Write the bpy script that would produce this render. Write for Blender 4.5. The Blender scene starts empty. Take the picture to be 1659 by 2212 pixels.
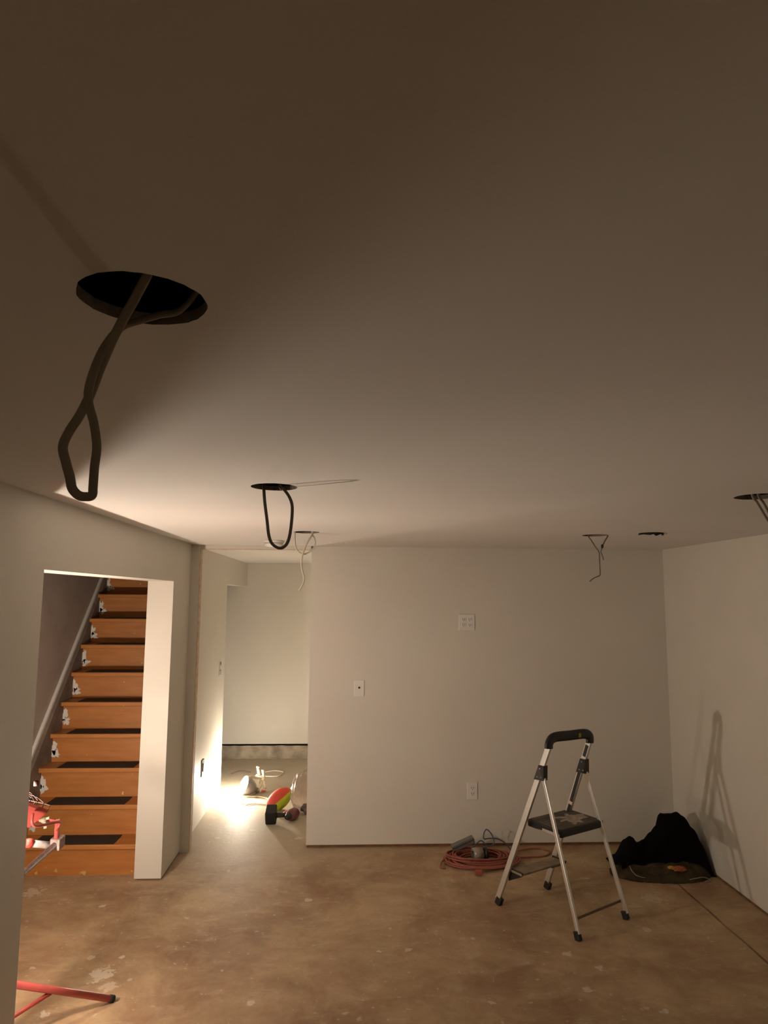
import bpy, bmesh, math, random
from mathutils import Vector, Matrix, noise
random.seed(7)
C = bpy.context.scene.collection
SC = bpy.context.scene
PI = math.pi

# ---------------------------------------------------------------- camera
F, PITCH, YAW, ROLL, CAMH = 1491.77, 7.0438, 2.7131, 0.3538, 1.7501
def cam_axes():
    p, y, r = map(math.radians, (PITCH, YAW, ROLL))
    fw = Vector((math.sin(y)*math.cos(p), math.cos(y)*math.cos(p), math.sin(p)))
    rt = Vector((math.cos(y), -math.sin(y), 0)); up = rt.cross(fw)
    return fw, rt*math.cos(r)+up*math.sin(r), -rt*math.sin(r)+up*math.cos(r)
FW, RT, UP = cam_axes()
CAM = Vector((0, 0, CAMH))
cd = bpy.data.cameras.new('camera'); co = bpy.data.objects.new('camera', cd); C.objects.link(co)
m = Matrix((RT, UP, -FW)).transposed().to_4x4(); m.translation = CAM
co.matrix_world = m
cd.sensor_fit = 'VERTICAL'; cd.sensor_height = 32.0; cd.lens = F/2212*32.0
cd.clip_start = 0.02
SC.camera = co
def ray(u, v): return FW + RT*((u-829.5)/F) - UP*((v-1106)/F)
def py(u, v, Y):                      # where the sight line of a photo point meets the depth Y
    d = ray(u, v); return CAM + d*(Y/d.y)
def pz(u, v, z=0.0):
    d = ray(u, v); return CAM + d*((z-CAMH)/d.z)

# ---------------------------------------------------------------- world, exposure, lights
w = bpy.data.worlds.new('world'); SC.world = w; w.use_nodes = True
w.node_tree.nodes['Background'].inputs[0].default_value = (0.02, 0.017, 0.015, 1)
w.node_tree.nodes['Background'].inputs[1].default_value = 0.1
SC.view_settings.view_transform = 'Standard'; SC.view_settings.look = 'None'
SC.view_settings.gamma = 1; SC.view_settings.exposure = 0.0
WARM = (1.0, 0.86, 0.70)
HALLC = (1.0, 0.86, 0.69)
P_HEAD_A, P_HEAD_B, P_HALL, P_FILL = 104.0, 41.0, 36.0, 1.8
def lamp_at(name, kind, loc, power, color, radius=0.02, parent=None, aim=None, spot=None, blend=0.3, size=None):
    ld = bpy.data.lights.new(name, kind); ld.energy = power; ld.color = color
    if kind in ('POINT', 'SPOT'): ld.shadow_soft_size = radius
    if kind == 'SPOT': ld.spot_size = spot; ld.spot_blend = blend
    if kind == 'AREA': ld.shape = 'RECTANGLE'; ld.size, ld.size_y = size
    o = bpy.data.objects.new(name, ld); C.objects.link(o)
    loc = Vector(loc)
    if parent: o.parent = parent; loc = loc - parent.location
    o.location = loc
    if aim is not None: o.rotation_euler = Vector(aim).to_track_quat('-Z', 'Y').to_euler()
    return o
# weak warm fill light added far behind the camera; no lamp is seen there
lamp_at('room_fill', 'AREA', (1.2, -2.3, 1.6), P_FILL, (1.0, 0.70, 0.36), aim=(0.0, 1, -0.45), size=(0.5, 0.5))

# ---------------------------------------------------------------- materials
def mat(name, col, rough=0.6, metal=0.0, bump=0.0, bscale=200, var=0.0, vscale=8, emit=None, estr=0, spec=0.5, alpha=None):
    M = bpy.data.materials.new(name); M.use_nodes = True
    nt = M.node_tree; N = nt.nodes; L = nt.links; b = N['Principled BSDF']
    b.inputs['Base Color'].default_value = (*col, 1); b.inputs['Roughness'].default_value = rough
    b.inputs['Metallic'].default_value = metal; b.inputs['Specular IOR Level'].default_value = spec
    tc = N.new('ShaderNodeTexCoord')
    if var > 0:
        n = N.new('ShaderNodeTexNoise'); n.inputs['Scale'].default_value = vscale; n.inputs['Detail'].default_value = 5
        L.new(tc.outputs['Object'], n.inputs['Vector'])
        r = N.new('ShaderNodeValToRGB'); r.color_ramp.elements[0].position = 0.3; r.color_ramp.elements[1].position = 0.7
        r.color_ramp.elements[0].color = (*[c*(1-var) for c in col], 1); r.color_ramp.elements[1].color = (*[min(1, c*(1+var)) for c in col], 1)
        L.new(n.outputs['Fac'], r.inputs['Fac']); L.new(r.outputs['Color'], b.inputs['Base Color'])
    if bump > 0:
        n = N.new('ShaderNodeTexNoise'); n.inputs['Scale'].default_value = bscale; n.inputs['Detail'].default_value = 4
        L.new(tc.outputs['Object'], n.inputs['Vector'])
        bp = N.new('ShaderNodeBump'); bp.inputs['Strength'].default_value = bump; bp.inputs['Distance'].default_value = 0.004
        L.new(n.outputs['Fac'], bp.inputs['Height']); L.new(bp.outputs['Normal'], b.inputs['Normal'])
    if emit:
        b.inputs['Emission Color'].default_value = (*emit, 1); b.inputs['Emission Strength'].default_value = estr
    return M
PAINT = mat('white_wall_paint', (0.70, 0.67, 0.60), 0.55, bump=0.12, bscale=160, var=0.02, vscale=3)
PAINTC = mat('white_ceiling_paint', (0.70, 0.67, 0.63), 0.8, bump=0.08, bscale=140, var=0.02, vscale=2)
def add_crack(M, a, b, wdt, col):
    nt = M.node_tree; N = nt.nodes; L = nt.links; bs = N['Principled BSDF']
    src = bs.inputs['Base Color'].links[0].from_socket
    tc = N.new('ShaderNodeTexCoord'); sp = N.new('ShaderNodeSeparateXYZ'); L.new(tc.outputs['Object'], sp.inputs[0])
    def mt(op, x, y=None, z=None):
        n = N.new('ShaderNodeMath'); n.operation = op
        for i, v in enumerate((x, y, z)):
            if v is None: continue
            if hasattr(v, 'is_linked'): L.new(v, n.inputs[i])
            else: n.inputs[i].default_value = v
        return n.outputs[0]
    k = (b[1]-a[1])/(b[0]-a[0])
    line = mt('MULTIPLY_ADD', sp.outputs[0], k, a[1]-k*a[0])
    nz = N.new('ShaderNodeTexNoise'); nz.inputs['Scale'].default_value = 30; L.new(tc.outputs['Object'], nz.inputs['Vector'])
    dd = mt('ABSOLUTE', mt('ADD', mt('SUBTRACT', sp.outputs[1], line), mt('MULTIPLY_ADD', nz.outputs['Fac'], 0.006, -0.003)))
    m1 = mt('MULTIPLY', mt('LESS_THAN', dd, wdt), mt('MULTIPLY', mt('GREATER_THAN', sp.outputs[0], a[0]), mt('LESS_THAN', sp.outputs[0], b[0])))
    mx = N.new('ShaderNodeMixRGB'); L.new(mt('MULTIPLY', m1, 0.6), mx.inputs['Fac']); L.new(src, mx.inputs[1]); mx.inputs[2].default_value = (*col, 1)
    L.new(mx.outputs[0], bs.inputs['Base Color'])
c_a, c_b = pz(640, 1046.5, 2.12), pz(762, 1040, 2.12)
add_crack(PAINTC, (c_a.x, c_a.y), (c_b.x, c_b.y), 0.0035, (0.25, 0.15, 0.11))
PRIMER = mat('stairwell_plaster', (0.42, 0.36, 0.31), 0.8, bump=0.15, bscale=90, var=0.08, vscale=5)
TRIMW = mat('white_trim_paint', (0.74, 0.72, 0.68), 0.45, bump=0.05)
RAWWOOD = mat('raw_pine', (0.62, 0.47, 0.33), 0.7, bump=0.1, bscale=60, var=0.2, vscale=30)
PLATEWOOD = mat('dirty_sill_wood', (0.20, 0.095, 0.045), 0.8, bump=0.2, bscale=60, var=0.3, vscale=20)
VOID = mat('painted_near_black', (0.012, 0.010, 0.008), 0.95, spec=0.1)  # near-black colour stands for the unlit joist space and footing gap
DRYCORE = mat('cut_drywall_edge', (0.22, 0.19, 0.16), 0.9, bump=0.4, bscale=120, var=0.2, vscale=60)
CONC = mat('rough_concrete', (0.36, 0.31, 0.24), 0.9, bump=1.0, bscale=25, var=0.35, vscale=9)
BLACK = mat('black_plastic', (0.012, 0.012, 0.012), 0.45, bump=0.05)
BLACKR = mat('black_rubber', (0.016, 0.014, 0.013), 0.8, bump=0.2, bscale=120, var=0.3, vscale=14)
ALU = mat('brushed_aluminium', (0.72, 0.71, 0.68), 0.38, 0.85, bump=0.05, bscale=300, var=0.05, vscale=12)
STEEL = mat('bright_steel', (0.75, 0.75, 0.74), 0.25, 1.0)
CABLE = mat('grey_cable_sheath', (0.33, 0.29, 0.24), 0.55, var=0.08, vscale=40)
CABLEW = mat('cream_cable_sheath', (0.62, 0.58, 0.46), 0.5, var=0.05, vscale=40)
OUTW = mat('white_outlet_plastic', (0.80, 0.77, 0.73), 0.35)
SLOT = mat('dark_slot', (0.03, 0.025, 0.02), 0.7)
REDORANGE = mat('red_cord_jacket', (0.34, 0.095, 0.065), 0.5, var=0.15, vscale=40)
BLUECORD = mat('blue_cord_jacket', (0.07, 0.10, 0.15), 0.5)
GREYBOX = mat('grey_plastic', (0.16, 0.15, 0.14), 0.5, var=0.1, vscale=30)
BLACKCLOTH = mat('black_cloth', (0.0035, 0.003, 0.003), 0.95, bump=0.5, bscale=50, spec=0.1)
OLIVE = mat('olive_brown_cloth', (0.062, 0.047, 0.026), 0.95, bump=0.6, bscale=70, var=0.35, vscale=18, spec=0.1)
PIPING = mat('pale_piping', (0.35, 0.31, 0.25), 0.8)
WRAP_O = mat('orange_wrapper', (0.40, 0.11, 0.03), 0.4, bump=0.4, bscale=60)
WRAP_Y = mat('yellow_wrapper', (0.50, 0.27, 0.04), 0.4)
PINK = mat('red_enamel', (0.52, 0.10, 0.085), 0.38, var=0.1, vscale=20)
REDCAP = mat('bright_red_plastic', (0.85, 0.10, 0.08), 0.35)
CHROME = mat('splattered_chrome', (0.40, 0.32, 0.30), 0.45, 0.3, bump=0.2, bscale=60, var=0.25, vscale=60)  # base colour lowered to offset the close lamp head
CREAM = mat('cream_plastic', (0.80, 0.72, 0.56), 0.4)
KNOBC = mat('toned_down_cream', (0.38, 0.33, 0.24), 0.6)  # cream darkened so the near lamp head does not burn it out
SLEEVE = mat('toned_down_white', (0.40, 0.38, 0.37), 0.6, var=0.2, vscale=60)  # white toned down in colour against the lamp's strong light
REFLO = mat('grey_lamp_reflector', (0.40, 0.39, 0.38), 0.4, 0.5)
REFLI = mat('bright_lamp_reflector', (0.95, 0.95, 0.93), 0.3)
BULB = mat('lit_lamp_glass', (1, 1, 1), 0.3, emit=HALLC, estr=45)
HALO = mat('lit_halogen_tube', (1, 1, 1), 0.3, emit=(1.0, 0.82, 0.6), estr=60)
BALLR = mat('red_foam', (0.66, 0.075, 0.045), 0.7, bump=0.2, bscale=300)
BALLG = mat('lime_foam', (0.50, 0.58, 0.03), 0.7, bump=0.2, bscale=300)
MAROON = mat('maroon_plastic', (0.13, 0.028, 0.030), 0.4)
LABELP = mat('pink_grey_label', (0.30, 0.14, 0.12), 0.5)
YBADGE = mat('yellow_badge', (0.45, 0.30, 0.03), 0.5)
DUSTWHITE = mat('plaster_dust', (0.42, 0.37, 0.31), 0.9)

def plastic_film():
    M = bpy.data.materials.new('clear_plastic_film'); M.use_nodes = True
    nt = M.node_tree; N = nt.nodes; L = nt.links; b = N['Principled BSDF']
    out = N['Material Output']
    b.inputs['Base Color'].default_value = (0.70, 0.60, 0.56, 1); b.inputs['Roughness'].default_value = 0.18
    b.inputs['Specular IOR Level'].default_value = 0.9
    tr = N.new('ShaderNodeBsdfTransparent'); tr.inputs[0].default_value = (0.93, 0.88, 0.86, 1)
    mx = N.new('ShaderNodeMixShader'); fr = N.new('ShaderNodeLayerWeight'); fr.inputs['Blend'].default_value = 0.45
    L.new(fr.outputs['Facing'], mx.inputs['Fac']); L.new(tr.outputs[0], mx.inputs[1]); L.new(b.outputs[0], mx.inputs[2])
    mp = N.new('ShaderNodeMath'); mp.operation = 'MULTIPLY_ADD'; mp.inputs[1].default_value = 0.55; mp.inputs[2].default_value = 0.10
    L.new(fr.outputs['Facing'], mp.inputs[0]); L.new(mp.outputs[0], mx.inputs['Fac'])
    L.new(mx.outputs[0], out.inputs['Surface'])
    return M
FILM = plastic_film()

def stair_wood():
    M = bpy.data.materials.new('orange_stained_wood'); M.use_nodes = True
    nt = M.node_tree; N = nt.nodes; L = nt.links; b = N['Principled BSDF']
    tc = N.new('ShaderNodeTexCoord'); mp = N.new('ShaderNodeMapping'); mp.inputs['Scale'].default_value = (2.0, 14, 14)
    L.new(tc.outputs['Object'], mp.inputs[0])
    n = N.new('ShaderNodeTexNoise'); n.inputs['Scale'].default_value = 2.5; n.inputs['Detail'].default_value = 6
    L.new(mp.outputs[0], n.inputs['Vector'])
    r = N.new('ShaderNodeValToRGB'); e = r.color_ramp.elements
    e[0].position = 0.25; e[0].color = (0.40, 0.145, 0.028, 1); e[1].position = 0.75; e[1].color = (0.52, 0.215, 0.050, 1)
    L.new(n.outputs['Fac'], r.inputs['Fac'])
    # paint spots near the edges
    v = N.new('ShaderNodeTexNoise'); v.inputs['Scale'].default_value = 34; v.inputs['Detail'].default_value = 3
    L.new(tc.outputs['Object'], v.inputs['Vector'])
    g = N.new('ShaderNodeMath'); g.operation = 'GREATER_THAN'; g.inputs[1].default_value = 0.735; L.new(v.outputs['Fac'], g.inputs[0])
    mx = N.new('ShaderNodeMixRGB'); L.new(g.outputs[0], mx.inputs['Fac']); L.new(r.outputs['Color'], mx.inputs[1]); mx.inputs[2].default_value = (0.75, 0.55, 0.33, 1)
    L.new(mx.outputs[0], b.inputs['Base Color']); b.inputs['Roughness'].default_value = 0.5
    return M
WOOD = stair_wood()

def floor_mat():
    M = bpy.data.materials.new('dusty_subfloor'); M.use_nodes = True
    nt = M.node_tree; N = nt.nodes; L = nt.links; b = N['Principled BSDF']
    def nd(t, **k):
        x = N.new(t)
        for a, v in k.items(): x.inputs[a].default_value = v
        return x
    def mth(op, a, bb=None, c=None, clamp=False):
        x = N.new('ShaderNodeMath'); x.operation = op; x.use_clamp = clamp
        for i, s in enumerate((a, bb, c)):
            if s is None: continue
            if hasattr(s, 'is_linked'): L.new(s, x.inputs[i])
            else: x.inputs[i].default_value = s
        return x.outputs[0]
    tc = nd('ShaderNodeTexCoord'); O = tc.outputs['Object']
    def ns(scale, detail=4, rough=0.5, vec=None, dist=0.0):
        x = nd('ShaderNodeTexNoise', Scale=scale, Detail=detail, Roughness=rough, Distortion=dist); L.new(vec or O, x.inputs['Vector']); return x.outputs['Fac']
    big = ns(1.9, 8, 0.72, dist=0.3)
    r = nd('ShaderNodeValToRGB'); e = r.color_ramp.elements
    e[0].position = 0.36; e[0].color = (0.30, 0.175, 0.095, 1); e[1].position = 0.62; e[1].color = (0.50, 0.36, 0.21, 1)
    L.new(big, r.inputs['Fac']); col = r.outputs['Color']
    def over(fac, c, base):
        x = N.new('ShaderNodeMixRGB'); L.new(fac, x.inputs['Fac']); L.new(base, x.inputs[1]); x.inputs[2].default_value = (*c, 1); return x.outputs[0]
    sep = nd('ShaderNodeSeparateXYZ'); L.new(O, sep.inputs[0]); X, Y = sep.outputs[0], sep.outputs[1]
    # trodden plaster dust that thickens towards the hall
    dy = mth('MULTIPLY_ADD', Y, 0.8, -3.55, True)
    dx = mth('MULTIPLY_ADD', X, -1.1, 0.55, True)
    hall = mth('MULTIPLY', dy, dx)
    dn = ns(5.5, 7, 0.65)
    dust = mth('MULTIPLY', hall, mth('MULTIPLY_ADD', dn, 1.6, 0.15, True))
    col = over(dust, (0.50, 0.44, 0.34), col)
    # smeared light scuffs, mostly lengthwise
    mp = nd('ShaderNodeMapping'); mp.inputs['Scale'].default_value = (3.0, 7.0, 1); mp.inputs['Rotation'].default_value = (0, 0, 0.5); L.new(O, mp.inputs[0])
    sc = ns(1.6, 8, 0.7, mp.outputs[0], 0.8)
    scf = mth('MULTIPLY', mth('SMOOTH_MIN', mth('MULTIPLY_ADD', sc, 5.0, -2.6, True), 1.0, 0.1), 0.45)
    col = over(scf, (0.62, 0.50, 0.34), col)
    fine = ns(30, 5, 0.7)
    ff = mth('MULTIPLY', mth('MULTIPLY_ADD', fine, 4.0, -2.1, True), 0.25)
    col = over(ff, (0.22, 0.13, 0.07), col)
    # drops of paint and plaster
    for scale, thr, amt in ((7.0, 0.04, 0.5), (17.0, 0.07, 0.45), (40.0, 0.10, 0.35)):
        wv = N.new('ShaderNodeVectorMath'); wv.operation = 'MULTIPLY_ADD'
        nn = nd('ShaderNodeTexNoise', Scale=14.0, Detail=3.0); L.new(O, nn.inputs['Vector'])
        L.new(nn.outputs['Color'], wv.inputs[0]); wv.inputs[1].default_value = (0.10, 0.06, 0); L.new(O, wv.inputs[2])
        v = nd('ShaderNodeTexVoronoi', Scale=scale); L.new(wv.outputs[0], v.inputs['Vector'])
        v.voronoi_dimensions = '3D'
        s2 = nd('ShaderNodeSeparateXYZ'); L.new(v.outputs['Color'], s2.inputs[0])
        size = mth('MULTIPLY', mth('MULTIPLY_ADD', s2.outputs[0], 3.6, -2.7, True), thr*3.2)
        msk = mth('MULTIPLY', mth('LESS_THAN', v.outputs['Distance'], size), amt)
        col = over(msk, (0.72, 0.64, 0.52), col)
    # larger splats where the photograph shows them
    wob = ns(26, 4, 0.6)
    splats = [(-1.135, 3.513, .052, .75), (-1.09, 3.67, .014, .9), (-1.067, 3.406, .030, .45), (-1.863, 4.436, .060, .6), (0.166, 3.679, .012, .8), (0.305, 3.687, .018, .6),
              (1.095, 3.623, .022, .6), (1.21, 3.49, .018, .6), (1.607, 3.856, .026, .55), (-0.415, 3.264, .015, .8), (-1.266, 3.205, .022, .8), (-0.226, 4.274, .022, .6),
              (1.371, 3.13, .016, .7), (1.084, 3.317, .02, .6), (-1.388, 4.235, .02, .7), (-1.244, 3.666, .018, .6), (0.632, 3.225, .014, .6), (1.66, 4.15, .03, .3),
              (1.80, 4.24, .05, .35), (-0.95, 5.35, .02, .6), (-0.9, 5.6, .03, .5), (-0.72, 5.5, .02, .5), (-0.36, 5.32, .03, .6)]
    for sx, sy, sr, amt in splats:
        d = N.new('ShaderNodeVectorMath'); d.operation = 'DISTANCE'; L.new(O, d.inputs[0]); d.inputs[1].default_value = (sx, sy, 0)
        dd = mth('ADD', d.outputs['Value'], mth('MULTIPLY_ADD', wob, sr*5.0, -sr*2.5))
        msk = mth('MULTIPLY', mth('LESS_THAN', dd, sr), amt)
        col = over(msk, (0.72, 0.64, 0.52), col)
    # seams between the sheets
    wl = mth('MULTIPLY_ADD', ns(2.5, 3), 0.02, -0.01)
    s1 = mth('LESS_THAN', mth('ABSOLUTE', mth('ADD', mth('SUBTRACT', X, 2.045), wl)), 0.007)
    col = over(mth('MULTIPLY', s1, mth('MULTIPLY_ADD', ns(2.2, 2), 3.0, -0.8, True)), (0.07, 0.035, 0.015), col)
    s3 = mth('LESS_THAN', mth('ABSOLUTE', mth('ADD', mth('SUBTRACT', X, 0.60), wl)), 0.014)
    col = over(mth('MULTIPLY', s3, mth('MULTIPLY_ADD', sc, 1.4, -0.62, True)), (0.58, 0.46, 0.31), col)
    L.new(col, b.inputs['Base Color']); b.inputs['Roughness'].default_value = 0.62
    bp = nd('ShaderNodeBump', Strength=0.25, Distance=0.006); L.new(fine, bp.inputs['Height']); L.new(bp.outputs['Normal'], b.inputs['Normal'])
    return M
FLOORM = floor_mat()

# ---------------------------------------------------------------- mesh helpers
class MB:
    def __init__(s): s.bm = bmesh.new(); s.mats = []
    def mi(s, m):
        if m not in s.mats: s.mats.append(m)
        return s.mats.index(m)
    def _paint(s, faces, m):
        if m is not None:
            i = s.mi(m)
            for f in faces: f.material_index = i
    def box(s, a, b, m=None, bev=0.0):
        vs = [s.bm.verts.new((x, y, z)) for x in (a[0], b[0]) for y in (a[1], b[1]) for z in (a[2], b[2])]
        fs = [s.bm.faces.new([vs[i] for i in q]) for q in ((0,1,3,2),(4,6,7,5),(0,4,5,1),(2,3,7,6),(0,2,6,4),(1,5,7,3))]
        s._paint(fs, m)
        if bev > 0:
            es = list({e for f in fs for e in f.edges})
            r = bmesh.ops.bevel(s.bm, geom=es, offset=bev, segments=2, affect='EDGES', profile=0.5)
            s._paint(r['faces'], m)
        return s
    def obox(s, c, ax, half, m=None, bev=0.0):          # oriented box; ax = three unit axes
        c = Vector(c); ax = [Vector(x).normalized() for x in ax]
        vs = [s.bm.verts.new(c+ax[0]*half[0]*i+ax[1]*half[1]*j+ax[2]*half[2]*k) for i in (-1,1) for j in (-1,1) for k in (-1,1)]
        fs = [s.bm.faces.new([vs[i] for i in q]) for q in ((0,1,3,2),(4,6,7,5),(0,4,5,1),(2,3,7,6),(0,2,6,4),(1,5,7,3))]
        s._paint(fs, m)
        if bev > 0:
            es = list({e for f in fs for e in f.edges})
            r = bmesh.ops.bevel(s.bm, geom=es, offset=bev, segments=2, affect='EDGES', profile=0.5)
            s._paint(r['faces'], m)
        return s
    def bar(s, p, q, w, t, side, m=None, bev=0.0):      # rectangular bar p->q; w across 'side', t across the third axis
        p, q = Vector(p), Vector(q); d = (q-p).normalized(); sd = Vector(side); sd = (sd-d*sd.dot(d)).normalized(); n = d.cross(sd)
        return s.obox((p+q)/2, (d, sd, n), ((q-p).length/2, w/2, t/2), m, bev)
    def tube(s, pts, r, m=None, seg=10, flat=1.0, closed=False, smooth=True, up=None):
        pts = [Vector(p) for p in pts]; n = len(pts); rings = []
        N0 = None
        for i, p in enumerate(pts):
            if closed: t = (pts[(i+1) % n]-pts[i-1])
            else: t = pts[min(i+1, n-1)]-pts[max(i-1, 0)]
            if t.length < 1e-9: t = Vector((0,0,1))
            t.normalize()
            if N0 is None:
                a = Vector(up) if up else (Vector((0,0,1)) if abs(t.z) < .9 else Vector((1,0,0)))
                N0 = (a-t*a.dot(t)).normalized()
            else: N0 = (N0-t*N0.dot(t)).normalized()
            B = t.cross(N0)
            rr = r(i/(n-1)) if callable(r) else r
            rings.append([s.bm.verts.new(p+N0*math.cos(2*PI*k/seg)*rr*flat+B*math.sin(2*PI*k/seg)*rr) for k in range(seg)])
        fs = []
        for i in range(n if closed else n-1):
            a, b = rings[i], rings[(i+1) % n]
            for k in range(seg): fs.append(s.bm.faces.new((a[k], a[(k+1) % seg], b[(k+1) % seg], b[k])))
        for f in fs: f.smooth = smooth
        if not closed: fs += [s.bm.faces.new(rings[0][::-1]), s.bm.faces.new(rings[-1])]
        s._paint(fs, m); return s
    def lathe(s, prof, o, axis, m=None, seg=28, smooth=True, caps=True):   # prof: (radius, distance along axis)
        o = Vector(o); ax = Vector(axis).normalized(); a = Vector((0,0,1)) if abs(ax.z) < .9 else Vector((1,0,0))
        u = (a-ax*a.dot(ax)).normalized(); v = ax.cross(u); rings = []
        for r, h in prof: rings.append([s.bm.verts.new(o+ax*h+(u*math.cos(2*PI*k/seg)+v*math.sin(2*PI*k/seg))*max(r, 1e-4)) for k in range(seg)])
        fs = []
        for i in range(len(prof)-1):
            for k in range(seg): fs.append(s.bm.faces.new((rings[i][k], rings[i][(k+1) % seg], rings[i+1][(k+1) % seg], rings[i+1][k])))
        for f in fs: f.smooth = smooth
        if caps: fs += [s.bm.faces.new(rings[0][::-1]), s.bm.faces.new(rings[-1])]
        s._paint(fs, m); return s
    def build(s, name, m, parent=None, recalc=True):
        if recalc: bmesh.ops.recalc_face_normals(s.bm, faces=s.bm.faces)
        me = bpy.data.meshes.new(name)
        off = parent.matrix_world.translation.copy() if parent else Vector()
        if parent:
            off = Vector(parent['_w']) if '_w' in parent else Vector()
        if off.length > 0: bmesh.ops.translate(s.bm, verts=s.bm.verts, vec=-off)
        s.bm.to_mesh(me); s.bm.free()
        for k in (s.mats or [m]): me.materials.append(k)
        o = bpy.data.objects.new(name, me); C.objects.link(o)
        if parent: o.parent = parent; o['_w'] = tuple(off)
        return o
def spline(pts, n=8, closed=False):                   # Catmull-Rom through the points
    pts = [Vector(p) for p in pts]; N = len(pts); out = []
    rng = range(N) if closed else range(N-1)
    for i in rng:
        g = (lambda k: pts[k % N]) if closed else (lambda k: pts[max(0, min(N-1, k))])
        p0, p1, p2, p3 = g(i-1), g(i), g(i+1), g(i+2)
        for j in range(n):
            t = j/n
            out.append(0.5*((2*p1)+(p2-p0)*t+(2*p0-5*p1+4*p2-p3)*t*t+(3*p1-p0-3*p2+p3)*t**3))
    if not closed: out.append(pts[-1].copy())
    return out
def thing(name, label, cat, loc=(0,0,0), group=None):
    o = bpy.data.objects.new(name, None); C.objects.link(o); o.location = loc; o.empty_display_size = 0.05
    o['label'] = label; o['category'] = cat; o['_w'] = tuple(loc)
    if group: o['group'] = group
    return o
def tag(o, label, cat, group=None, kind=None):
    o['label'] = label; o['category'] = cat
    if group: o['group'] = group
    if kind: o['kind'] = kind
    return o
def struct(name, mb, m, label=None, parent=None):
    o = mb.build(name, m, parent); o['kind'] = 'structure'
    if label: o['label'] = label
    return o

# ---------------------------------------------------------------- the setting
XL, XR, XO = -1.153, 2.356, -0.2916     # left wall, right wall, left end of far wall
YF, YB, HC = 5.12, 7.866, 2.12          # far wall, back wall of the hall, ceiling height
WT = 0.165                              # thickness of the left wall
YJ, YP = 2.665, 4.587                   # near and far jamb of the stair opening
XS = -2.14                              # left wall of the stairs
YR = -3.0                               # wall behind the camera
HALLR = 0.75
struct('floor', MB().box((XS-0.6, YR-.2, -0.12), (XR+.2, YB+.2, 0.0)), FLOORM, 'bare dusty subfloor, brown with pale paint drops and trodden plaster')
def rnd_hole(cx, cy, r, n=40, jag=0.0):
    return [(cx+math.cos(2*PI*k/n)*(r+random.uniform(-jag, jag)), cy+math.sin(2*PI*k/n)*(r+random.uniform(-jag, jag))) for k in range(n)]
HOLES = [(-0.2655, 0.846, 0.0785), (-0.264, 2.336, 0.0785), (-0.259, 3.985, 0.0745), (1.4345, 3.99, 0.0735), (1.700, 3.826, 0.068), (1.468, 2.405, 0.079)]
def holed_ceiling():
    th = 0.016
    bm = bmesh.new()
    outer = [(XL-WT, YR), (XR, YR), (XR, YF+0.06), (XL-WT, YF+0.06)]
    loops = [outer]+[rnd_hole(cx, cy, r, 48, 0.0012) for cx, cy, r in HOLES]
    es = []
    for lp in loops:
        vs = [bm.verts.new((x, y, HC)) for x, y in lp]
        es += [bm.edges.new((vs[i], vs[(i+1) % len(vs)])) for i in range(len(vs))]
    bmesh.ops.triangle_fill(bm, use_beauty=True, use_dissolve=False, edges=es)
    lower = list(bm.faces)
    # drop any triangles that filled a hole
    bad = [f for f in lower if any((f.calc_center_median().x-cx)**2+(f.calc_center_median().y-cy)**2 < (r*0.97)**2 for cx, cy, r in HOLES)]
    bmesh.ops.delete(bm, geom=bad, context='FACES_ONLY')
    lower = list(bm.faces)
    r = bmesh.ops.extrude_face_region(bm, geom=lower)
    vs = [g for g in r['geom'] if isinstance(g, bmesh.types.BMVert)]
    bmesh.ops.translate(bm, verts=vs, vec=(0, 0, th))
    bmesh.ops.recalc_face_normals(bm, faces=bm.faces)
    for f in bm.faces:
        f.material_index = 1 if abs(f.normal.z) < 0.5 else 0
    mb = MB(); mb.bm.free(); mb.bm = bm; mb.mats = [PAINTC, DRYCORE]
    return mb
struct('ceiling', holed_ceiling(), PAINTC, 'flat white drywall ceiling with round holes cut for lights')
struct('trim_1', MB().box((XL-WT, YR-.1, HC+0.30), (XR+.15, YF+.2, HC+0.34)), VOID, 'underside of the floor above, coloured near-black as if unlit, seen through the ceiling holes')
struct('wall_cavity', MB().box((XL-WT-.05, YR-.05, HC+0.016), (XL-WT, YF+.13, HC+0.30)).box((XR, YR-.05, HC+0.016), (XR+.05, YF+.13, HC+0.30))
       .box((XL-WT, YF+.06, HC+0.016), (XR, YF+.10, HC+0.30)).box((XL-WT, YR-.05, HC+0.016), (XR, YR, HC+0.30)), VOID, 'sides of the joist space above the ceiling, coloured near-black as if unlit')
lw = MB()
lw.box((XL-WT, YR, 0), (XL, YJ, HC))                                   # near stretch
lw.box((XL-WT, YJ, 1.846), (XL, YP, HC))                               # over the stair opening
lw.box((XL-WT, YP, 0.012), (XL, YF+.01, HC))                           # pier
struct('wall_left', lw, PAINT, 'white left wall with the stair opening cut through it')
struct('trim_2', MB().box((XL-WT+.012, YP+.02, 0), (XL-.012, YF, 0.012)), PLATEWOOD, 'dark gap under the stair pier')
fw_ = MB().box((XO, YF, 0.020), (XR+.15, YF+.12, HC))
struct('wall_far', fw_, PAINT, 'white far wall carrying three outlet plates')
struct('trim_3', MB().box((XO+.004, YF+.012, 0), (XR, YF+.10, 0.020)), PLATEWOOD, 'brown sole plate showing below the far wall')
struct('wall_right', MB().box((XR, YR, 0.0), (XR+.15, YF, HC)), PAINT, 'white right wall')
struct('baseboard_right', MB().box((XR-.012, YR, 0), (XR, YF, 0.006)), PLATEWOOD, 'thin brown edge where the right wall meets the floor')
struct('wall_rear', MB().box((XS-.6, YR-.15, 0), (XR+.15, YR, 2.6)), PAINT, 'white wall behind the camera')
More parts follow.
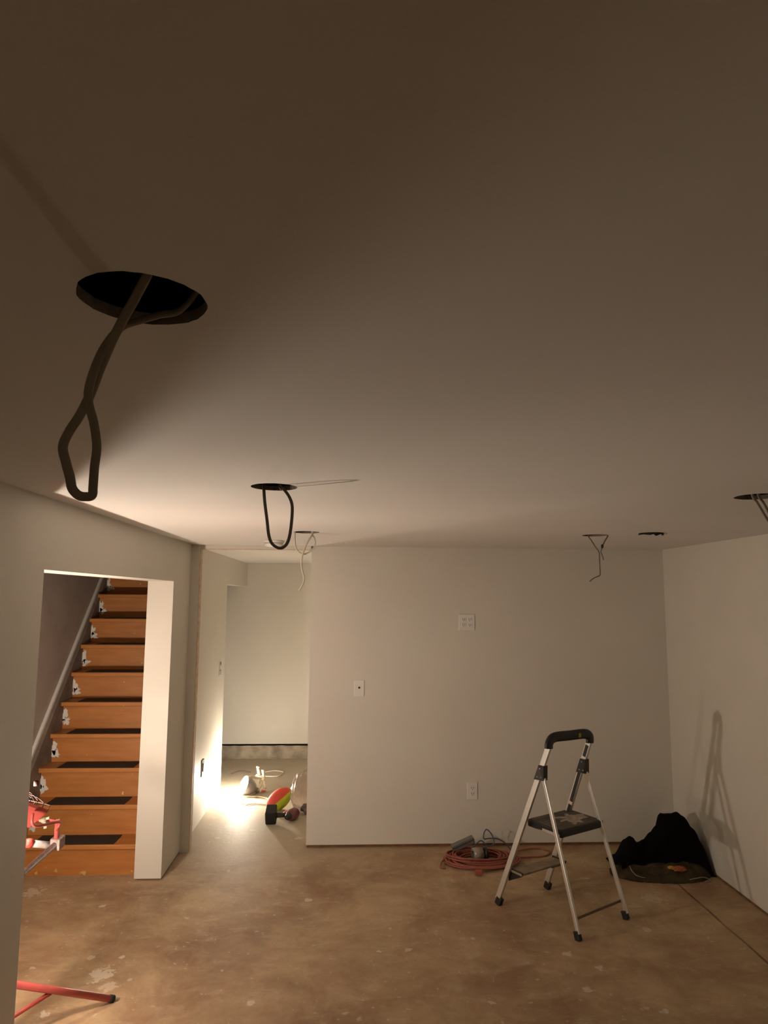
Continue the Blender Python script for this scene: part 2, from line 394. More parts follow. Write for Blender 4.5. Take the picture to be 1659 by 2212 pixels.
# jamb stub and header of the hall opening, with raw wooden edges
struct('wall_hall_entry', MB().box((XL, YF-.065, 0.0), (-1.091, YF+.01, HC)).box((-1.091, YF-.05, 2.094), (XO, YF+.01, HC)), PAINT, 'narrow white stub wall and thin header framing the hall')
struct('trim_4', MB().box((-1.091, YF-.060, 0.0), (-1.087, YF+.008, 2.094)).box((-1.087, YF-.046, 2.090), (XO, YF+.008, 2.0945)), RAWWOOD, 'raw pine edge lining the hall opening')
# hall
XH, YD = -1.160, 6.60
struct('wall_hall_left', MB().box((XH-.12, YF+.011, 0), (XH, YD, HC)).box((XH-.12, YD, 1.862), (XH, YB, HC)), PAINT, 'white left wall of the hall, brightly lit near the floor')
struct('wall_back', MB().box((-2.8, YB, 0.150), (HALLR+.12, YB+.12, HC)), PAINT, 'white wall at the end of the hall')
def rough_block(a, b, nx, nz, amp, seed):
    bm = bmesh.new(); rows = []
    for j in range(nz+1):
        row = []
        for i in range(nx+1):
            x = a[0]+(b[0]-a[0])*i/nx; z = a[2]+(b[2]-a[2])*j/nz
            d = noise.noise(Vector((x*6+seed, z*22, 0)))*amp + noise.noise(Vector((x*25, z*60, seed)))*amp*0.5
            top = noise.noise(Vector((x*9, seed, 3)))*0.012 if j == nz else 0
            row.append(bm.verts.new((x, a[1]+d+(0.0 if j else -0.012), z+top)))
        rows.append(row)
    back = [bm.verts.new((a[0]+(b[0]-a[0])*i/nx, b[1], b[2]-0.005)) for i in range(nx+1)]
    for j in range(nz):
        for i in range(nx): bm.faces.new((rows[j][i], rows[j][i+1], rows[j+1][i+1], rows[j+1][i]))
    for i in range(nx): bm.faces.new((rows[nz][i], rows[nz][i+1], back[i+1], back[i]))
    mb = MB(); mb.bm.free(); mb.bm = bm; return mb
struct('baseboard_back', rough_block((-2.7, YB-.020, 0), (HALLR, YB+.02, 0.135), 160, 8, 0.010, 2.2), CONC, 'rough concrete footing exposed below the end wall')
struct('trim_5', MB().box((-2.7, YB+.022, 0.10), (HALLR, YB+.05, 0.17)), VOID, 'near-black strip standing for the shade in the gap above the concrete footing')
struct('wall_hall_right', MB().box((HALLR, YF+.12, 0), (HALLR+.12, YB, HC)), PAINT, 'white right wall of the hall')
struct('ceiling_hall', MB().box((XH-.121, YF+.0605, HC+.001), (HALLR+.12, YB+.12, HC+.02)).box((-2.8, 7.11, HC+.001), (XH-.121, YB+.12, HC+.02)), PAINTC, 'white ceiling of the hall')
struct('wall_side_room', MB().box((-2.8, 7.11, 0), (XH-.12, 7.21, HC)).box((-2.8, 7.21, 0), (-2.68, YB, HC)), PAINT, 'white walls of the side room off the hall')
# stairwell shell
struct('wall_stairs_left', MB().box((XS-.12, 1.2, 0), (XS, 7.0, 4.2)), PRIMER, 'brownish unpainted wall on the left of the stairs')
struct('wall_stairs_right', MB().box((XL-WT-.001, YP, HC+.35), (XL-WT+.05, 7.0, 4.2)).box((XH-.16, YP+.6, 0), (XH-.121, 7.0, HC+.35)), PRIMER, 'right wall of the stairs')
struct('wall_stairs_landing', MB().box((XS-.12, 1.08, 0), (XL-WT, 1.2, HC)), PAINT, 'wall closing the landing behind the near wall')
struct('ceiling_landing', MB().box((XS-.12, 1.08, HC), (XL-WT-.001, 4.3, HC+.1)), PAINTC, 'low ceiling over the stair landing')
struct('wall_stairs_upper', MB().box((XS-.12, 4.2, HC+.1), (XL-WT, 4.3, 4.2)).box((XS-.12, 7.0, 2.0), (XL-WT+.05, 7.1, 4.2)).box((XS-.12, 4.2, 4.2), (XL-WT+.05, 7.1, 4.3)), PRIMER, 'upper walls and ceiling of the stairwell')

# ---------------------------------------------------------------- stairs
RR, RUN, SY0, NOSE = 0.1958, 0.1545, 4.685, 0.042
st = thing('staircase', 'steep orange-brown wooden staircase with black grip mats behind the left wall', 'staircase', (-1.73, SY0, 0))
NST = 11
for k in range(1, NST+1):
    y = SY0+(k-1)*RUN
    f = MB().box((XS+.05, y, (k-1)*RR-(0.0 if k == 1 else .012)), (XL-WT-.004, y+.018, k*RR-.030)).build('riser', WOOD, st)
    MB().box((XS+.045, y-NOSE, k*RR-.030), (XL-WT-.003, y+RUN+.004, k*RR), bev=0.005).build('tread', WOOD, st)
for k in range(1, 9):          # grip mats
    y = SY0+(k-1)*RUN; rr_ = random.uniform(-.012, .012)
    mb = MB(); bm = mb.bm
    x0, x1 = -1.985+rr_, -1.475+rr_; y0, y1 = y-NOSE+.006, y+RUN-.022; z0, z1 = k*RR+.0004, k*RR+.0042
    mb.box((x0, y0, z0), (x1, y1, z1), bev=0.0012)
    o = mb.build('grip_mat', BLACKR, st); o['label'] = 'black rubber grip mat'
# skirt board with plaster smears
sk = MB()
zz = lambda y: 0.765+(y-4.976)*(1.893-0.765)/(6.025-4.976)
y0s, y1s = 4.33, 6.45
vs = []
for x in (XS+.001, XS+.022):
    for (y, z) in ((y0s, zz(y0s)), (y1s, zz(y1s)), (y1s, zz(y1s)-.030), (y0s, zz(y0s)-.030)): vs.append(sk.bm.verts.new((x, y, z)))
for q in ((0,1,2,3), (7,6,5,4), (0,4,5,1), (3,2,6,7), (0,3,7,4), (1,5,6,2)): sk.bm.faces.new([vs[i] for i in q])
o = sk.build('skirt_trim', TRIMW, st); o['label'] = 'sloping white skirt trim'
sb = MB(); pts = []
bm = sb.bm
for x in (XS+.001, XS+.049):
    for (y, z) in ((y0s+.33, zz(y0s+.33)-.030), (y1s, zz(y1s)-.030), (y1s, zz(y1s)-.6), (y0s+.33, 0)): pts.append(bm.verts.new((x, y, z)))
for q in ((0,1,2,3), (7,6,5,4), (0,4,5,1), (3,2,6,7), (0,3,7,4), (1,5,6,2)): bm.faces.new([pts[i] for i in q])
SKB = mat('grey_brown_stringer', (0.17, 0.13, 0.10), 0.8, bump=0.2, bscale=40, var=0.25, vscale=10)
sb.build('stringer', SKB, st)
def blob(mb, c, n, u, v, r0, seed, th=0.003, n_=26, el=2.0):
    c = Vector(c); u = Vector(u); v = Vector(v); n = Vector(n)
    ring = []
    for k in range(n_):
        a = 2*PI*k/n_
        r = r0*(0.62+0.55*noise.noise(Vector((math.cos(a)*1.7+seed, math.sin(a)*1.7, seed)))+0.35*noise.noise(Vector((math.cos(a)*5+seed, math.sin(a)*5, seed))))
        ring.append(c+u*math.cos(a)*r+v*math.sin(a)*r*el)
    a_ = [mb.bm.verts.new(p) for p in ring]; b_ = [mb.bm.verts.new(c+(p-c)*0.9+n*th) for p in ring]
    mb.bm.faces.new(b_)
    for k in range(n_): mb.bm.faces.new((a_[k], a_[(k+1) % n_], b_[(k+1) % n_], b_[k]))
for k in range(2, NST):
    y = SY0+(k-1)*RUN-.0005; z = (k-1)*RR
    mb = MB()
    blob(mb, (XS+.074, y, z+.055), (0,-1,0), (1,0,0), (0,0,1), 0.045, k*3.1, el=0.9)
    blob(mb, (XS+.060, y, z+.095), (0,-1,0), (1,0,0), (0,0,1), 0.035, k*1.7+9, el=2.1)
    o = mb.build('plaster_smear', TRIMW, st); o['label'] = 'white plaster smear'
CHIP = mat('chipped_raw_wood', (0.62, 0.36, 0.14), 0.8)
for i, (x, z, r) in enumerate(((-1.95, .018, .018), (-1.83, .030, .020), (-1.66, .016, .024), (-1.36, .022, .012))):
    mb = MB(); blob(mb, (x, SY0-.0005, z), (0,-1,0), (1,0,0), (0,0,1), r, i*2.3, el=0.7)
    o = mb.build('chipped_patch', CHIP, st); o['label'] = 'pale chip low on the bottom riser'

# ---------------------------------------------------------------- ceiling cables
def up_in(p, dz=0.12, dx=0.0, dy=0.02): return Vector((p[0]+dx, p[1]+dy, HC+dz))
def cable_obj(name, pts, r, m, parent=None, flat=0.5, n=8, up=(0,1,0)):
    return MB().tube(spline(pts, n), r, m, 10, flat, up=up).build(name, m, parent)
def px(lst): return [py(u, v, Y) for u, v, Y in lst]
# first (nearest) hole
a = px([(322, 598, .80), (296, 636, .835), (270, 682, .85), (243, 735, .86), (215, 800, .865), (196, 850, .87), (172, 898, .875), (150, 932, .88), (136, 965, .88), (143, 1000, .88), (151, 1030, .88), (156, 1055, .88), (170, 1070, .88), (186, 1073, .88), (199, 1070, .88),
        (201, 1052, .88), (204, 1010, .88), (209, 965, .875), (203, 915, .87), (192, 872, .865), (193, 835, .86), (212, 778, .86), (235, 736, .87), (265, 706, .88), (305, 692, .888), (345, 680, .89), (392, 668, .885)])
a = [a[0]+Vector((0.02, -.03, .09)), a[0]+Vector((0.004, -.004, .02))]+a[1:]+[a[-1]+Vector((.03, -.02, .03)), a[-1]+Vector((.05, -.03, .10))]
tag(cable_obj('electrical_cable', a, 0.0062, CABLE, flat=0.45), 'long looped grey electrical cable hanging from the largest, nearest ceiling hole', 'cable', 'cables hanging from the ceiling holes')
a = px([(570, 1056, 2.33), (572, 1085, 2.33), (577, 1125, 2.33), (581, 1158, 2.33), (589, 1176, 2.33), (604, 1184, 2.33), (617, 1178, 2.33), (625, 1160, 2.33), (630, 1125, 2.33), (631, 1092, 2.33), (624, 1072, 2.33), (612, 1056, 2.32), (605, 1048, 2.30)])
a = [a[0]+Vector((0, .0, .12)), a[0]+Vector((0, 0, .02))]+a+[a[-1]+Vector((-.01, -.01, .10))]
tag(cable_obj('electrical_cable', a, 0.0055, mat('brown_cable_sheath', (0.10, 0.075, 0.055), 0.55), flat=0.6), 'dark U-shaped cable loop hanging in front of the smoke detector', 'cable', 'cables hanging from the ceiling holes')
t = thing('electrical_cable', 'thin cream cable with a loop and a loose tail beside the hall opening', 'cable', (HOLES[2][0], HOLES[2][1], HC), 'cables hanging from the ceiling holes')
a = px([(637, 1150, 3.98), (637, 1165, 3.98), (639, 1183, 3.98), (646, 1193, 3.98), (656, 1197, 3.98), (669, 1192, 3.98), (679, 1181, 3.98), (681, 1170, 3.98), (678, 1160, 3.98), (674, 1152, 3.98)])
a = [a[0]+Vector((0, 0, .08))]+a+[a[-1]+Vector((.0, 0, .08))]
cable_obj('loop', a, 0.0046, CABLEW, t, flat=0.6)
a = px([(676, 1150, 3.97), (668, 1165, 3.965), (660, 1180, 3.965), (653, 1200, 3.965), (651, 1217, 3.965), (653, 1233, 3.965), (656.5, 1246, 3.965), (655, 1259, 3.965), (646, 1276, 3.965)])
a = [a[0]+Vector((0, 0, .08))]+a
cable_obj('loose_end', a, 0.0055, CABLEW, t, flat=0.6)
t = thing('electrical_cable', 'thin frayed wires with a dark connector hanging over the far wall', 'cable', (HOLES[3][0], HOLES[3][1], HC), 'cables hanging from the ceiling holes')
a = px([(1271, 1157, 3.99), (1277, 1167, 3.99), (1286, 1181, 3.99), (1294, 1193, 3.99), (1295, 1210, 3.99), (1296, 1228, 3.99), (1296, 1242, 3.99), (1289, 1246, 3.99), (1281, 1250, 3.99), (1274, 1256, 3.99)])
a = [a[0]+Vector((0, 0, .07))]+a
BROWNW = mat('dull_brown_wire', (0.20, 0.14, 0.11), 0.6)
cable_obj('wire', a, 0.0034, BROWNW, t, flat=0.8, n=5)
a = px([(1313, 1156, 3.98), (1308, 1166, 3.98), (1303, 1176, 3.98)]); a = [a[0]+Vector((0, 0, .07))]+a
cable_obj('wire', a, 0.0042, BROWNW, t, flat=0.8)
p = py(1301, 1180, 3.98)
o = MB().lathe([(.003, -.012), (.0072, -.009), (.0075, .006), (.004, .011)], p, (0.15, 0, 1), BLACK, 14).build('connector', BLACK, t); o['label'] = 'black wire connector'
a = px([(1301, 1183, 3.98), (1298, 1192, 3.98), (1301, 1200, 3.98), (1304, 1210, 3.98)])
cable_obj('wire', a, 0.0030, BROWNW, t, flat=0.8)
t = thing('electrical_cable', 'pair of dark cables hanging from the hole at the right picture edge', 'cable', (HOLES[5][0], HOLES[5][1], HC), 'cables hanging from the ceiling holes')
for off, dep in ((0, 2.36), (13, 2.40)):
    a = px([(1625+off, 1068, dep), (1636+off, 1086, dep), (1650+off*.9, 1110, dep), (1666+off*.4, 1136, dep), (1680, 1165, dep), (1688, 1200, dep), (1700, 1225, dep)])
    a = [a[0]+Vector((-.01, 0, .09))]+a
    cable_obj('cable_run', a, 0.0050, CABLE, t, flat=0.6)
# torn paper lip hanging at the wireless hole
mb = MB(); cx, cy, r = HOLES[4]
ring = [(cx+math.cos(a_)*r*1.0, cy+math.sin(a_)*r*1.0) for a_ in [PI*0.95+PI*1.1*i/16 for i in range(17)]]
top = [mb.bm.verts.new((x, y, HC+.003)) for x, y in ring]
bot = [mb.bm.verts.new((x, y+.006, HC-.010-.008*abs(noise.noise(Vector((i*.7, 2, 1))))*3*math.sin(PI*i/16))) for i, (x, y) in enumerate(ring)]
bo2 = [mb.bm.verts.new((v.co.x, v.co.y+.004, v.co.z+.001)) for v in bot]
for i in range(16): mb.bm.faces.new((top[i], top[i+1], bot[i+1], bot[i])); mb.bm.faces.new((bot[i], bot[i+1], bo2[i+1], bo2[i])); mb.bm.faces.new((bo2[i], bo2[i+1], top[i+1], top[i]))
tag(mb.build('torn_drywall_edge', mat('torn_drywall_paper', (0.016, 0.014, 0.011), 0.95), None), 'ragged dark rim hanging from the ceiling hole without wires', 'drywall scrap')

# smoke detector
t = thing('smoke_detector', 'round white smoke detector on the ceiling just outside the hall', 'smoke detector', (-0.512, 4.62, HC))
c0 = (-0.512, 4.62, HC)
MB().lathe([(.066, 0), (.068, .004), (.066, .013), (.058, .017)], c0, (0,0,-1), OUTW, 36).build('base', OUTW, t)
MB().lathe([(.055, .0165), (.061, .019), (.063, .028), (.060, .036), (.045, .041), (.02, .043), (.001, .043)], c0, (0,0,-1), OUTW, 36).build('cover', OUTW, t)
MB().lathe([(.0600, .0165), (.0600, .0215)], c0, (0,0,-1), GREYBOX, 36).build('vent_gap', GREYBOX, t)

# ---------------------------------------------------------------- wall plates
def plate(t, cx, z, w, h, y=YF):
    MB().box((cx-w/2, y-.006, z-h/2), (cx+w/2, y, z+h/2), bev=0.0025).build('plate', OUTW, t)
def duplex(t, cx, z, y=YF):
    for dz in (-.0195, .0195):
        rc = MB().box((cx-.0165, y-.0085, z+dz-.0145), (cx+.0165, y-.005, z+dz+.0145), OUTW, bev=0.0012)
        rc.box((cx-.0088, y-.0089, z+dz-.002), (cx-.0055, y-.0084, z+dz+.008), SLOT).box((cx+.0055, y-.0089, z+dz-.002), (cx+.0088, y-.0084, z+dz+.007), SLOT)
        rc.lathe([(.0028, 0), (.0028, .0005)], (cx, y-.0084, z+dz-.0075), (0,-1,0), SLOT, seg=10)
        rc.build('receptacle', OUTW, t)
t = thing('wall_plate', 'small white wall plate with one dark socket hole, left on the far wall', 'wall plate', (0.071, YF, 1.096))
plate(t, 0.071, 1.096, .072, .116)
MB().lathe([(.0045, .005), (.0075, .005), (.0075, .009), (.0045, .009)], (0.071, YF, 1.101), (0,-1,0), SLOT, 16).build('socket', SLOT, t)
t = thing('power_outlet', 'wide white double outlet high on the middle of the far wall', 'outlet', (0.858, YF, 1.571))
plate(t, 0.858, 1.571, .118, .118)
for dx in (-.023, .023): duplex(t, 0.858+dx, 1.571)
t = thing('power_outlet', 'single white outlet low on the far wall above the coiled cord', 'outlet', (0.888, YF, 0.379))
plate(t, 0.888, 0.379, .074, .118); duplex(t, 0.888, 0.379)
# in the hall, on the left wall
t = thing('light_switch', 'unfinished white light switch high on the bright hall wall', 'light switch', (XH, 6.37, 1.105))
MB().box((XH, 6.335, 1.045), (XH+.006, 6.405, 1.165), bev=.002).build('plate', OUTW, t)
MB().box((XH+.005, 6.352, 1.14), (XH+.0085, 6.388, 1.165)).build('gap', GREYBOX, t)
MB().box((XH+.005, 6.352, 1.088), (XH+.0085, 6.372, 1.100)).build('gap', GREYBOX, t)
MB().box((XH+.006, 6.36, 1.052), (XH+.016, 6.38, 1.088), bev=.002).build('toggle', OUTW, t)
t = thing('electrical_box', 'open dark electrical box low on the bright hall wall', 'electrical box', (XH, 5.756, 0.41))
MB().box((XH+.0005, 5.715, 0.335), (XH+.006, 5.797, 0.460), bev=.001).build('box_opening', SLOT, t)
MB().box((XH+.006, 5.745, 0.37), (XH+.012, 5.765, 0.43), bev=.001).build('receptacle', GREYBOX, t)

# ---------------------------------------------------------------- step ladder
t = thing('step_ladder', 'small aluminium folding step ladder with black platform and black top handle', 'ladder', (1.22, 4.08, 0))
V = Vector
F1, F2, R1, R2 = V((0.870, 4.185, 0)), V((1.213, 4.392, 0)), V((1.196, 3.748, 0)), V((1.538, 3.975, 0))
HL, HR = V((1.066, 3.975, 0.80)), V((1.385, 4.15, 0.80))
# refine: where the photo's sight lines pass at those depths
HL = py(1168, 1668, 4.03); HR = py(1257, 1652, 4.20)
TL = py(1186, 1612, 4.00); TR = py(1273, 1601, 4.15)
HL = F1+(TL-F1)*(HL.z/TL.z); HR = F2+(TR-F2)*(HR.z/TR.z)
lat = (F2-F1).normalized(); fwd = V((lat.y, -lat.x, 0))       # fwd: from front feet to rear feet side
UPV = V((0, 0, 1))
def rail(a, b, w, th, name, mtl=ALU):
    return MB().bar(a, b, th, w, lat, mtl, 0.003).build(name, mtl, t)
for a, h, tp in ((F1, HL, TL), (F2, HR, TR)):
    rail(a+UPV*.03, tp, .034, .018, 'front_rail')
for a, h in ((R1, HL), (R2, HR)):
    rail(a+UPV*.03, h+fwd*.012, .022, .016, 'rear_rail')
for a, h in ((F1, HL), (F2, HR), (R1, HL), (R2, HR)):
    d = (h-a).normalized()
    MB().bar(a+V((0,0,.001)), a+d*.045, .027, .040 if a in (F1, F2) else .032, lat, BLACK, .004).build('foot_cap', BLACK, t)
def hexa(mb, P8):
    vs = [mb.bm.verts.new(p) for p in P8]
    for q in ((0,1,2,3), (7,6,5,4), (0,4,5,1), (1,5,6,2), (2,6,7,3), (3,7,4,0)): mb.bm.faces.new([vs[i] for i in q])
for s_, h, a, b in ((-1, HL, F1, R1), (1, HR, F2, R2)):
    d1 = (h-a).normalized(); mb = MB(); o_ = lat*.017
    c = h; q = [c+d1*.042-fwd*.018, c+d1*.042+fwd*.020, c-UPV*.040+fwd*.034, c-d1*.045-fwd*.020]
    hexa(mb, [p-o_ for p in q]+[p+o_ for p in q])
    hg = mb.build('hinge', BLACK, t)
    for dp in (c+d1*.024, c-UPV*.024+fwd*.018, c-d1*.026):
        MB().lathe([(.0042, 0), (.0042, .019), (.002, .0205)], dp, -lat, STEEL, 12).build('rivet', STEEL, hg)
        
# handle: straight bar with bent ends
hh = []
d = (TR-TL)
hh = [TL-UPV*.012-lat*.002, TL+UPV*.020+lat*.004, TL+UPV*.044+lat*.045, TL+UPV*.046+d*.5, TR+UPV*.046-lat*.040, TR+UPV*.026+lat*.002, TR-UPV*.010+lat*.004]
MB().tube(spline(hh, 6), 0.0285, BLACK, 12, 0.62, up=fwd).build('handle', BLACK, t)
mid = TL+UPV*.048+d*.70
o = MB().obox(mid-UPV*.004+fwd*.0185, (lat, UPV, fwd), (.010, .012, .0014), YBADGE, .001).build('badge', YBADGE, t); o['label'] = 'small yellow badge on the handle'
# platform: top face corners from sight lines (near-left, right, back, left)
zp = 0.485
Pn, Pr, Pb, Pl = pz(1222, 1791, zp), pz(1303, 1771, zp), pz(1222, 1750, zp), pz(1137, 1770, zp)
cen = (Pn+Pr+Pb+Pl)/4
uu = ((Pr-Pn)+(Pb-Pl)).normalized(); vv = ((Pb-Pr)+(Pl-Pn)).normalized()
hu = ((Pr-Pn).length+(Pb-Pl).length)/4; hv = ((Pb-Pr).length+(Pl-Pn).length)/4
mb = MB().obox(cen-UPV*.020, (lat, fwd, UPV), (0.176, 0.128, 0.020), BLACK, 0.007)
pf = mb.build('platform', BLACK, t)
TREADM = mat('worn_grey_tread', (0.115, 0.095, 0.075), 0.8, bump=0.2, bscale=80, var=0.35, vscale=12)
tm = MB().obox(cen+UPV*.0006, (lat, fwd, UPV), (0.168, 0.120, 0.0012), None, 0)
for i in range(9): tm.obox(cen+UPV*.0020-fwd*(.104-.026*i), (lat, fwd, UPV), (0.162, 0.008, 0.0008), None, 0)
o = tm.build('tread_pad', TREADM, pf); o['label'] = 'worn grey ribbed tread pad'
pm = MB(); blob(pm, cen+UPV*.0024-fwd*.0+lat*.045, UPV, lat, fwd, 0.140, 7.7, th=.0012, n_=64, el=0.78)
o = pm.build('plaster_patch', mat('plaster_on_step', (0.40, 0.33, 0.26), 0.85, bump=0.3, bscale=60, var=0.3, vscale=40), pf); o['label'] = 'pale plaster smear'
MB().bar(cen-UPV*.048-lat*.15+fwd*.05, cen-UPV*.048+lat*.15+fwd*.05, .022, .006, fwd, ALU).bar(cen-UPV*.044-lat*.14-fwd*.05, cen-UPV*.044+lat*.14-fwd*.05, .022, .006, fwd, ALU).build('platform_support', ALU, t)
# side arms from platform to rear rails
for s_ in (-1, 1):
    p0 = cen+lat*s_*.172-UPV*.028-fwd*.09; p1 = cen+lat*s_*.176-UPV*.030+fwd*.115
    MB().bar(p0, p1, .016, .005, UPV, ALU, .001).build('side_link', ALU, t)
# lower step between the front rails
k_ = 0.30
L1, L2 = F1+(TL-F1)*k_*.72, F2+(TR-F2)*k_*.72
ls = MB().obox((L1+L2)/2+fwd*.045, (lat, fwd, UPV), ((L2-L1).length/2-.008, .045, .006), None, .003)
lst = ls.build('lower_step', mat('dusty_step_top', (0.30, 0.225, 0.15), 0.7, bump=.1, var=0.2, vscale=20), t)
for P_, s_ in ((L1, 1), (L2, -1)):
    mb = MB(); o_ = lat*.006*s_; b0 = P_+lat*.014*s_
    q = [b0-fwd*.012+UPV*.012, b0+fwd*.098+UPV*.010, b0+fwd*.085-UPV*.012, b0-fwd*.020-UPV*.065]
    hexa(mb, [p for p in q]+[p+o_ for p in q]); mb.build('step_bracket', BLACK, t)
# rear brace
kb = 0.115
B1, B2 = R1+(HL-R1)*kb, R2+(HR-R2)*kb
MB().bar(B1+lat*.006, B2-lat*.006, .014, .004, UPV, mat('dull_brace', (0.22, 0.16, 0.11), 0.5, 0.5), .001).build('rear_brace', ALU, t)
# printed label strips on the inside of the far front rail
dd_ = (TR-F2).normalized()
for k0, k1 in ((.50, .58), (.60, .80), (.90, .975)):
    MB().bar(F2+(TR-F2)*k0-lat*.0098, F2+(TR-F2)*k1-lat*.0098, .0008, .022, lat, BLACK).build('label_strip', BLACK, t)

# ---------------------------------------------------------------- coiled cord and the bits in it
CX, CY = 0.885, 4.845
def coil(cx, cy, rx, ry, turns, seed, r, z0=0.007, zt=0.05):
    pts = []; n = turns*22
    for i in range(n+1):
        a = 2*PI*i/22; tt = i/n
        w_ = 1+0.13*noise.noise(Vector((i*.045+seed, seed, 0)))+0.05*noise.noise(Vector((i*.3, seed, 4)))
        ox, oy = 0.03*noise.noise(Vector((i*.03, 3, seed))), 0.03*noise.noise(Vector((i*.03, 9, seed)))
        kk = 0.72+0.30*((i*0.6180339/22*1.7) % 1.0)
        kk = 0.80+0.20*math.sin(i*0.061+seed)+0.10*noise.noise(Vector((i*.11, 5, seed)))
        pts.append(V((cx+ox+math.cos(a)*rx*w_*kk, cy+oy+math.sin(a)*ry*w_*kk, z0+zt*(0.5+0.5*math.sin(tt*37+seed)*noise.noise(Vector((i*.05, 7, seed)))*1.6)*min(1, tt*3+.2))))
    for p_ in pts: p_.z = max(r+.001, p_.z)
    return pts
t = thing('extension_cord', 'coiled red extension cord lying against the far wall behind the ladder', 'cord', (CX, CY, 0))
MB().tube(coil(CX, CY, .235, .155, 9, 1.3, .0052), .0052, REDORANGE, 7).build('coil', REDORANGE, t)
MB().tube(coil(CX+.02, CY-.02, .255, .17, 7, 5.1, .0052, zt=.035), .0052, REDORANGE, 7).build('coil', REDORANGE, t)
a = [V((CX+.2, CY+.05, .02)), V((CX+.32, CY+.16, .012)), V((CX+.45, CY+.20, .007)), V((CX+.52, CY+.14, .007)), V((CX+.46, CY+.06, .007)), V((CX+.34, CY+.04, .007)), V((CX+.2, CY+.00, .02))]
MB().tube(spline(a), .0052, REDORANGE, 7).build('loose_loop', REDORANGE, t)
a = [V((CX-.20, CY+.02, .03)), V((CX-.26, CY-.06, .02)), V((CX-.275, CY-.12, .008)), V((CX-.245, CY-.13, .007))]
MB().tube(spline(a), .0058, REDORANGE, 7).build('loose_loop', REDORANGE, t)
p = pz(1034, 1884, .02)
o = MB().obox(p, ((1, -.25, 0), (.25, 1, 0), UPV), (.024, .014, .013), None, .005).build('plug', mat('red_plug_plastic', (0.36, 0.075, 0.045), 0.5), t); o['label'] = 'chunky red plug'
# grey flat box on the coil
t = thing('tool_case', 'narrow grey plastic case tilted on top of the red cord coil', 'case', tuple(py(1000, 1838, 4.93)))
p = py(1000, 1826, 4.93)+V((0,0,.012)); ax = (V((1, .1, .38)).normalized(), V((-.1, 1, .1)))
n_ = ax[0].cross(ax[1]).normalized(); ay = n_.cross(ax[0])
MB().obox(p, (ax[0], ay, n_), (.080, .022, .021), GREYBOX, .004).build('case_body', GREYBOX, t)
MB().obox(p+n_*.004, (ax[0], ay, n_), (.0812, .0232, .0016), BLACK, .0005).build('lid_seam', BLACK, t)
# clear jar with dark band
t = thing('tape_roll', 'clear packing tape roll lying in the middle of the red cord coil', 'tape', tuple(pz(1035, 1858, 0)))
p = py(1022, 1849, 4.84); p.z = 0.045
q = p+V((.115, .02, .0))
axd = (q-p).normalized()
TAPE = mat('brown_clear_tape', (0.32, 0.27, 0.22), 0.2)
MB().lathe([(.026, 0), (.040, 0), (.040, .062), (.026, .062), (.026, 0)], p, axd, TAPE, 28, caps=False).build('tape', TAPE, t)
MB().lathe([(.022, -.002), (.026, -.002), (.026, .064), (.022, .064), (.022, -.002)], p, axd, GREYBOX, 28, caps=False).build('core', GREYBOX, t)
t = thing('black_tape_roll', 'small black tape roll beside the clear tape in the coil', 'tape', tuple(pz(1056, 1858, 0)))
p2 = p+axd*.078
MB().lathe([(.018, 0), (.037, 0), (.037, .020), (.018, .020), (.018, 0)], p2, axd, BLACK, 28, caps=False).build('tape', BLACK, t)
MB().lathe([(.014, .0), (.018, .0), (.018, .019), (.014, .019), (.014, 0)], p2, axd, GREYBOX, 20, caps=False).build('core', GREYBOX, t)
# blue cord
a = px([(1105, 1838, 4.98), (1092, 1822, 4.98), (1075, 1812, 4.97), (1058, 1811, 4.97), (1046, 1812, 4.96), (1045, 1802, 4.96), (1050, 1792, 4.96), (1058, 1797, 4.96), (1066, 1811, 4.95), (1066, 1824, 4.94), (1052, 1826, 4.93), (1040, 1816, 4.93), (1030, 1822, 4.92), (1018, 1834, 4.9)])
tag(MB().tube(spline(a), .0042, BLUECORD, 8).build('blue_cord', BLUECORD), 'thin blue cord looping up from the red cord coil', 'cord')

# ---------------------------------------------------------------- clothes heap
def heap(x0, x1, y0, y1, nx, ny, hf, base=None):
    mb = MB(); bm = mb.bm; G = {}
    for i in range(nx+1):
        for j in range(ny+1):
            x = x0+(x1-x0)*i/nx; y = y0+(y1-y0)*j/ny; h = hf(x, y)
            G[i, j] = (x, y, h)
    V_ = {}
    def vt(i, j, top):
        k = (i, j, top)
        if k not in V_:
            x, y, h = G[i, j]; b_ = base(x, y)+.002 if base else .001; V_[k] = bm.verts.new((x, y, max(h, b_+.004) if top else b_))
        return V_[k]
    on = lambda i, j: max(G[i, j][2], G[i+1, j][2], G[i, j+1][2], G[i+1, j+1][2]) > 0.004
    for i in range(nx):
        for j in range(ny):
            if on(i, j):
                f = bm.faces.new((vt(i, j, 1), vt(i+1, j, 1), vt(i+1, j+1, 1), vt(i, j+1, 1))); f.smooth = True
                bm.faces.new((vt(i, j, 0), vt(i, j+1, 0), vt(i+1, j+1, 0), vt(i+1, j, 0)))
    bd = [e for e in bm.edges if len(e.link_faces) == 1]
    for e in list(bd):
        a_, b_ = e.verts
        ka = next((k for k, v in V_.items() if v is a_), None) if False else None
    inv = {v: k for k, v in V_.items()}
    for e in bd:
        ka, kb_ = inv[e.verts[0]], inv[e.verts[1]]
        if ka[2] == 1 and kb_[2] == 1:
            bm.faces.new((V_[ka], V_[kb_], V_[(kb_[0], kb_[1], 0)], V_[(ka[0], ka[1], 0)]))
    return mb
def interp(tab, x):
    if x <= tab[0][0]: return tab[0][1]
    for (a_, b_), (c_, d_) in zip(tab, tab[1:]):
        if x <= c_:
            s_ = (x-a_)/(c_-a_); s_ = s_*s_*(3-2*s_); return b_+(d_-b_)*s_
    return tab[-1][1]
